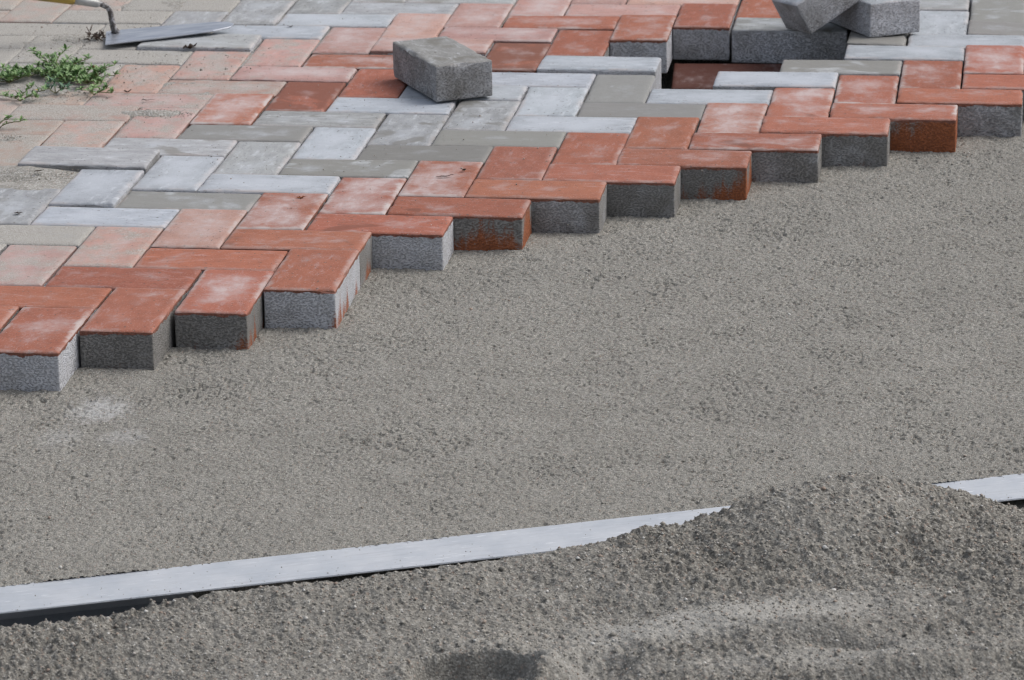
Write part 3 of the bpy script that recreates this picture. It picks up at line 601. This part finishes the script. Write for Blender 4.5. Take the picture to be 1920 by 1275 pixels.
# ------------------------------------------------------------------ dry sand swept over the old paving
ddx = .0042
xs2 = np.arange(-1.35, -.30, ddx); ys2 = np.arange(.10, 1.75, ddx); X2, Y2 = np.meshgrid(xs2, ys2)
def g2(cx, cy, rx, ry): return np.exp(-((X2 - cx)/rx)**2 - ((Y2 - cy)/ry)**2)
rn2 = lambda s: blur(RNG.standard_normal(X2.shape), (s/ddx, s/ddx))
Z2 = -.0045 + rn2(.05)*.0012 + rn2(.012)*.0007 + rn2(.005)*.0004
Z2 -= sstep(-.56, -.46, X2)*.004
Z2 += g2(-.575, .655, .055, .022)*.0075 + g2(-.690, .285, .07, .035)*.0105 + g2(-.76, .47, .06, .05)*.009 + g2(-.79, .80, .08, .07)*.007
Z2 += g2(-.79, 1.18, .06, .04)*.005 + g2(-.72, 1.45, .16, .12)*.0042 + g2(-.90, 1.15, .1, .2)*.0035 + g2(-.66, .20, .05, .03)*.004
used, q = grid_faces(len(ys2), len(xs2), (Z2 > -.0052))
d2 = link('loose_sand', mesh_np('loose_sand', np.stack([X2, Y2, Z2], -1).reshape(-1, 3)[used], q), M_DUST, paving); d2['kind'] = 'stuff'
cen = np.array([(-.575, .655, .05, .02, 900), (-.69, .285, .08, .04, 700), (-.77, .46, .07, .06, 500), (-.79, .80, .09, .07, 600), (-.79, 1.17, .05, .04, 200), (-.7, 1.0, .25, .4, 900), (-.75, 1.4, .2, .2, 500), (-.2, .5, .3, .5, 260)])
PP = []
for cx, cy, rx, ry, m in cen:
    a = np.stack([RNG.normal(cx, rx*.6, int(m)), RNG.normal(cy, ry*.6, int(m)), np.zeros(int(m))], -1); PP.append(a)
PP = np.concatenate(PP)
bump_z = lambda x, y: .0075*np.exp(-((x+.575)/.055)**2-((y-.655)/.022)**2) + .0105*np.exp(-((x+.69)/.07)**2-((y-.285)/.035)**2) + .009*np.exp(-((x+.76)/.06)**2-((y-.47)/.05)**2)
PP[:, 2] = np.maximum(.0008, -.0045 + bump_z(PP[:, 0], PP[:, 1]))
rad = np.exp(RNG.normal(math.log(.0009), .35, len(PP))).clip(.0005, .003)
grains('sand_grains', PP, rad, paving)

# ------------------------------------------------------------------ trowel
tro = bpy.data.objects.new('trowel', None); COL.objects.link(tro)
tx, ty = Vector((-.754, 1.098)), Vector((-.562, 1.242))
tro.location = (-.754, 1.094, .008); tro.rotation_euler = (0, math.radians(-2), math.radians(26))
tag(tro, 'bricklayer trowel with steel blade and yellow grip lying on the old grey pavers', 'trowel')
def prism(name, pts, z0, z1, mat, parent, bev=.0006):
    b = bmesh.new(); lo = [b.verts.new((x, y, z0)) for x, y in pts]; hi = [b.verts.new((x, y, z1)) for x, y in pts]
    b.faces.new(list(reversed(lo))); b.faces.new(hi)
    for i_ in range(len(pts)):
        j_ = (i_ + 1) % len(pts); b.faces.new((lo[i_], lo[j_], hi[j_], hi[i_]))
    if bev: bmesh.ops.bevel(b, geom=b.edges[:], offset=bev, segments=1, affect='EDGES')
    m_ = bpy.data.meshes.new(name); b.to_mesh(m_); b.free(); return link(name, m_, mat, parent)
def tube(name, pts, rad, mat, parent, seg=12, name_caps=True):
    b = bmesh.new(); rings = []
    for i_, p in enumerate(pts):
        p = Vector(p); a = Vector(pts[max(0, i_-1)]); c = Vector(pts[min(len(pts)-1, i_+1)])
        d_ = (c - a).normalized(); u_ = d_.orthogonal().normalized(); 
        ref = Vector((0, 1, 0)) if abs(d_.y) < .9 else Vector((1, 0, 0)); u_ = (ref - d_*ref.dot(d_)).normalized(); v_ = d_.cross(u_)
        r_ = rad[i_] if hasattr(rad, '__len__') else rad
        rings.append([b.verts.new(p + (u_*math.cos(t_) + v_*math.sin(t_))*r_) for t_ in [6.2832*k_/seg for k_ in range(seg)]])
    for r1, r2 in zip(rings, rings[1:]):
        for k_ in range(seg): b.faces.new((r1[k_], r1[(k_+1) % seg], r2[(k_+1) % seg], r2[k_]))
    b.faces.new(list(reversed(rings[0]))); b.faces.new(rings[-1])
    for f_ in b.faces: f_.smooth = True
    m_ = bpy.data.meshes.new(name); b.to_mesh(m_); b.free(); return link(name, m_, mat, parent)
blade = [(0, 0), (.10, -.002), (.185, .003), (.222, .014), (.238, .034), (.232, .052), (.215, .066), (.17, .082), (.09, .097), (.045, .100)]
blade = [(0, 0), (.10, -.001), (.19, .002), (.225, .016), (.236, .038), (.229, .056), (.208, .068), (.12, .083), (.05, .094), (.022, .094)]
prism('blade', blade, .0, .0022, M_STEEL, tro, .0004)
tube('neck', [(.036, .072, .002), (.032, .074, .010), (.030, .076, .026), (.029, .077, .040), (.025, .077, .048), (.014, .078, .055), (-.002, .079, .059)], [.0075, .0058, .0050, .0048, .0048, .005, .005], M_NECK, tro)
tube('ferrule', [(.012, .078, .0555), (.008, .078, .0562), (-.012, .080, .0618), (-.030, .082, .067)], [.005, .0070, .0076, .0082], M_FERR, tro)
tube('grip', [(-.030, .082, .067), (-.034, .0825, .068), (-.060, .085, .076), (-.095, .088, .085), (-.125, .091, .092), (-.140, .092, .095), (-.144, .092, .096)], [.0084, .0095, .0115, .0125, .0120, .0095, .005], M_YEL, tro)

# ------------------------------------------------------------------ weeds
def leaf(bm_, p, d_, up_, ln, wd):
    d_ = d_.normalized(); s_ = d_.cross(up_).normalized(); n_ = s_.cross(d_)
    pts = [(0, 0, 0), (.3, .8, .10), (.62, 1, .12), (1, 0, -.02)]
    L0 = bm_.verts.new(p); L3 = bm_.verts.new(p + d_*ln - n_*ln*.12)
    m1 = bm_.verts.new(p + d_*ln*.33 + n_*ln*.05); m2 = bm_.verts.new(p + d_*ln*.68 + n_*ln*.02)
    a1 = bm_.verts.new(p + d_*ln*.30 + s_*wd*.42 + n_*ln*.11); a2 = bm_.verts.new(p + d_*ln*.65 + s_*wd*.45 + n_*ln*.07)
    b1 = bm_.verts.new(p + d_*ln*.30 - s_*wd*.42 + n_*ln*.11); b2 = bm_.verts.new(p + d_*ln*.65 - s_*wd*.45 + n_*ln*.07)
    for f_ in ((L0, m1, a1), (m1, m2, a2, a1), (m2, L3, a2), (L0, b1, m1), (m1, b1, b2, m2), (m2, b2, L3)): bm_.faces.new(f_)
def weed(x, y, tips, label, seed, dens=1.0, hmul=1.0, mat=None):
    rs = random.Random(seed)
    root = bpy.data.objects.new('weed_plant', None); COL.objects.link(root); root.location = (x, y, .001)
    tag(root, label, 'weed', 'weeds growing in the old paving')
    bl = bmesh.new(); bs = bmesh.new()
    for tx_, ty_, tz_ in tips:
        e_ = Vector((tx_ - x, ty_ - y, tz_*hmul)); n_ = max(3, int(e_.length/.0085*dens))
        ctl = e_*.5 + Vector((rs.uniform(-.012, .012), rs.uniform(-.012, .012), .006*hmul + tz_*.2))
        prev = None
        for k_ in range(n_ + 1):
            t_ = k_/n_; p = ctl*(2*t_*(1 - t_)) + e_*t_*t_
            p += Vector((rs.uniform(-1, 1), rs.uniform(-1, 1), rs.uniform(0, 1)))*.0012
            if prev is not None:
                dd = (p - prev); u_ = dd.orthogonal().normalized()*.0007; v_ = dd.cross(u_).normalized()*.0007
                r1 = [bs.verts.new(prev + q_) for q_ in (u_, v_, -u_ - v_)]; r2 = [bs.verts.new(p + q_) for q_ in (u_, v_, -u_ - v_)]
                for a_ in range(3): bs.faces.new((r1[a_], r1[(a_+1) % 3], r2[(a_+1) % 3], r2[a_]))
                for _ in range(rs.choice((2, 3, 3)) if t_ > .2 else 1):
                    an = rs.uniform(0, 6.283); dr = Vector((math.cos(an), math.sin(an), rs.uniform(.0, .9))) + dd.normalized()*.7
                    leaf(bl, p, dr, Vector((rs.uniform(-.4, .4), rs.uniform(-.4, .4), 1)), rs.uniform(.007, .015), rs.uniform(.0028, .0050))
            prev = p
        for _ in range(5):
            an = rs.uniform(0, 6.283); leaf(bl, prev, Vector((math.cos(an), math.sin(an), rs.uniform(.5, 1.6))), Vector((0, 0, 1)), rs.uniform(.008, .014), .004)
    for nm, b_, mt in (('stems', bs, M_STEM), ('leaves', bl, mat or M_LEAF)):
        m_ = bpy.data.meshes.new(nm); b_.to_mesh(m_); b_.free(); oo = link(nm, m_, mt, root); oo['kind'] = 'stuff'
    return root
def yellow(root, x, y, z):
    b_ = bmesh.new(); leaf(b_, Vector((x, y, z)), Vector((.6, -.5, .3)), Vector((0, 0, 1)), .013, .007)
    m_ = bpy.data.meshes.new('leaf'); b_.to_mesh(m_); b_.free(); o_ = link('leaf', m_, simple('yellow_leaf', (.5, .33, .03), (.6, .42, .06), 60, .6), root); o_['label'] = 'single yellow leaf'
rs = random.Random(4)
def around(x, y, rx, ry, n_, z0=.003, z1=.015):
    return [(x + rx*math.sqrt(rs.random())*math.cos(a_), y + ry*math.sqrt(rs.random())*math.sin(a_), rs.uniform(z0, z1)) for a_ in [rs.uniform(0, 6.283) for _ in range(n_)]]
weed(-.790, .900, around(-.80, .90, .080, .075, 42) + [(-.838, .945, .03), (-.786, .955, .03), (-.745, .94, .018), (-.83, .93, .026)], 'largest bushy green weed spreading over the old pavers at the left edge', 1, 1.2)
weed(-.855, .845, around(-.87, .86, .05, .06, 22), 'dense weed at the very left edge, left of the bushy one', 2, 1.1)
weed(-.725, .850, around(-.73, .85, .05, .045, 24) + [(-.688, .885, .022), (-.682, .862, .01)], 'weed sprawling right of the bushy one, tips over a joint', 3, 1.1)
weed(-.694, .770, [(-.662, .768, .004), (-.69, .745, .01), (-.70, .79, .006), (-.675, .78, .008), (-.715, .775, .006)], 'short sprig on a pink paver, right of and below the main weeds', 4, 1.1)
weed(-.760, .775, [(-.735, .76, .012), (-.77, .79, .014), (-.745, .775, .008), (-.77, .765, .01)], 'small bluish green sprig just below the bushy weed', 5, 1.0, 1, M_LEAFB)
W6 = weed(-.805, .722, [(-.765, .735, .014), (-.79, .745, .016), (-.83, .73, .004), (-.775, .715, .008), (-.80, .71, .008), (-.87, .74, .002)], 'low weed with one yellow leaf in front of the main weeds', 6, 1.1)
yellow(W6, .020, .012, .014)
weed(-.790, .535, [(-.755, .54, .012), (-.775, .545, .014), (-.82, .53, .004), (-.80, .525, .006)], 'smallest weed tuft at the left edge, on the sandy pavers', 7, 1.0)

# ------------------------------------------------------------------ bits of dry leaf and root
def scrap(name, x, y, ln, wd, ang, mat, label, cat, curl=.35, z=.0012, star=False):
    rs_ = random.Random(int(x*977 + y*331)); b = bmesh.new()
    if star:
        ring = []
        for k_ in range(14):
            a_ = 6.2832*k_/14; r_ = ln/2*(1 if k_ % 2 == 0 else .38)*rs_.uniform(.75, 1.15)
            ring.append(b.verts.new((math.cos(a_)*r_, math.sin(a_)*r_*.8, (.3 + rs_.uniform(0, .5))*ln*.18 if k_ % 2 == 0 else .0)))
        c_ = b.verts.new((0, 0, ln*.06))
        for k_ in range(14): b.faces.new((c_, ring[k_], ring[(k_+1) % 14]))
    else:
        n_ = 6; rows = []
        for k_ in range(n_ + 1):
            t_ = k_/n_; hw = wd/2*math.sin(math.pi*min(1, .08 + t_*.9))**.8*rs_.uniform(.6, 1.15)
            xx = (t_ - .5)*ln; yy = rs_.uniform(-.1, .1)*wd
            zz_ = curl*wd*(.2 + abs(t_ - .5)*1.6)*rs_.uniform(.5, 1.3)
            rows.append([b.verts.new((xx, yy - hw, zz_ + curl*hw)), b.verts.new((xx, yy, zz_)), b.verts.new((xx, yy + hw, zz_ + curl*hw*rs_.uniform(.4, 1.6)))])
        for r1, r2 in zip(rows, rows[1:]):
            for k_ in (0, 1): b.faces.new((r1[k_], r2[k_], r2[k_+1], r1[k_+1]))
    bmesh.ops.solidify(b, geom=b.faces[:], thickness=.0004)
    m_ = bpy.data.meshes.new(name); b.to_mesh(m_); b.free()
    o = link(name, m_, mat); o.location = (x, y, z); o.rotation_euler = (rs_.uniform(-.15, .15), rs_.uniform(-.15, .15), ang)
    return tag(o, label, cat, 'dry leaf scraps and bits lying on the paving')
scrap('dead_leaf', -.607, 1.100, .030, .012, .9, M_DARKL, 'curled dark dead leaf at the paver corner below the trowel blade', 'dead leaf', .6)
scrap('dead_leaf', -.555, 1.105, .022, .008, .1, M_DARKL, 'thin dark leaf scrap on the joint right of the curled one, below the trowel', 'dead leaf', .5)
scrap('dead_leaf', -.642, .788, .014, .007, .6, M_DARKL, 'small curled brown leaf on the joint right of the weeds', 'dead leaf', .7)
scrap('dead_leaf', -.596, .737, .023, .005, .35, M_DARKL, 'narrow brown leaf on a sandy pink paver below the curled small one', 'dead leaf', .4)
scrap('dead_leaf', -.639, .392, .012, .005, .7, M_DARKL, 'tiny dark leaf at the back edge of the raised blue grey paver', 'dead leaf')
scrap('dead_leaf', -.590, .353, .016, .004, .8, M_DARKL, 'sliver of dark leaf in the middle of the raised blue grey paver', 'dead leaf')
scrap('dead_leaf', -.235, .166, .018, .014, .4, M_ORANGE, 'orange jagged dry leaf on a red paver with white bloom', 'dead leaf', star=True)
scrap('dead_leaf', -.043, .297, .028, .005, .25, M_DARKL, 'long thin dark leaf on the pale pink paver', 'dead leaf', .5)
scrap('dead_leaf', -.020, .333, .010, .006, .9, M_DARKL, 'short dark leaf near the far right corner of the pale pink paver', 'dead leaf', .5)
scrap('dead_leaf', -.603, 1.242, .012, .009, .4, M_DRYL, 'light brown crumb of leaf behind the trowel blade', 'dead leaf', .8)
scrap('dead_leaf', -.652, .264, .016, .006, .2, M_DARKL, 'dark leaf on the sand that covers a paver left of the grey ones', 'dead leaf', z=.007)
scrap('dead_leaf', -.627, .047, .013, .007, .1, M_DARKL, 'black crumb on the leftmost blue grey paver', 'dead leaf')
scrap('dead_leaf', -.725, .905, .018, .012, .3, M_DRYL, 'tan dry leaf lying in the right side of the weeds', 'dead leaf', .6, z=.010)
scrap('dead_leaf', -.470, 1.284, .012, .006, .5, M_DARKL, 'dark leaf crumb on a grey paver right of the trowel tip', 'dead leaf')
scrap('dead_leaf', -.238, .105+.0, .004, .003, .5, M_DARKL, 'speck of leaf on the red paver in front of the orange leaf', 'dead leaf')
# root clod at the heel of the trowel
rc = bmesh.new(); rs = random.Random(9)
for k_ in range(46):
    p = Vector((rs.gauss(0, .012), rs.gauss(0, .008), abs(rs.gauss(.004, .003)))); d_ = Vector((rs.uniform(-1, 1), rs.uniform(-1, 1), rs.uniform(-.3, .9))).normalized()*rs.uniform(.006, .014)
    s_ = d_.orthogonal().normalized()*rs.uniform(.0008, .002)
    t_ = d_.cross(s_).normalized()*.0012
    a_ = [rc.verts.new(p + q_) for q_ in (s_, t_, -s_ - t_)]; b_ = [rc.verts.new(p + d_ + q_*.5) for q_ in (s_, t_, -s_ - t_)]
    for i_ in range(3): rc.faces.new((a_[i_], a_[(i_+1) % 3], b_[(i_+1) % 3], b_[i_]))
    rc.faces.new(a_[::-1]); rc.faces.new(b_)
m_ = bpy.data.meshes.new('root_clod'); rc.to_mesh(m_); rc.free()
o = link('root_clod', m_, M_DARKL); o.location = (-.790, 1.165, .003); tag(o, 'tangled brown root clod at the heel of the trowel blade', 'root clod')
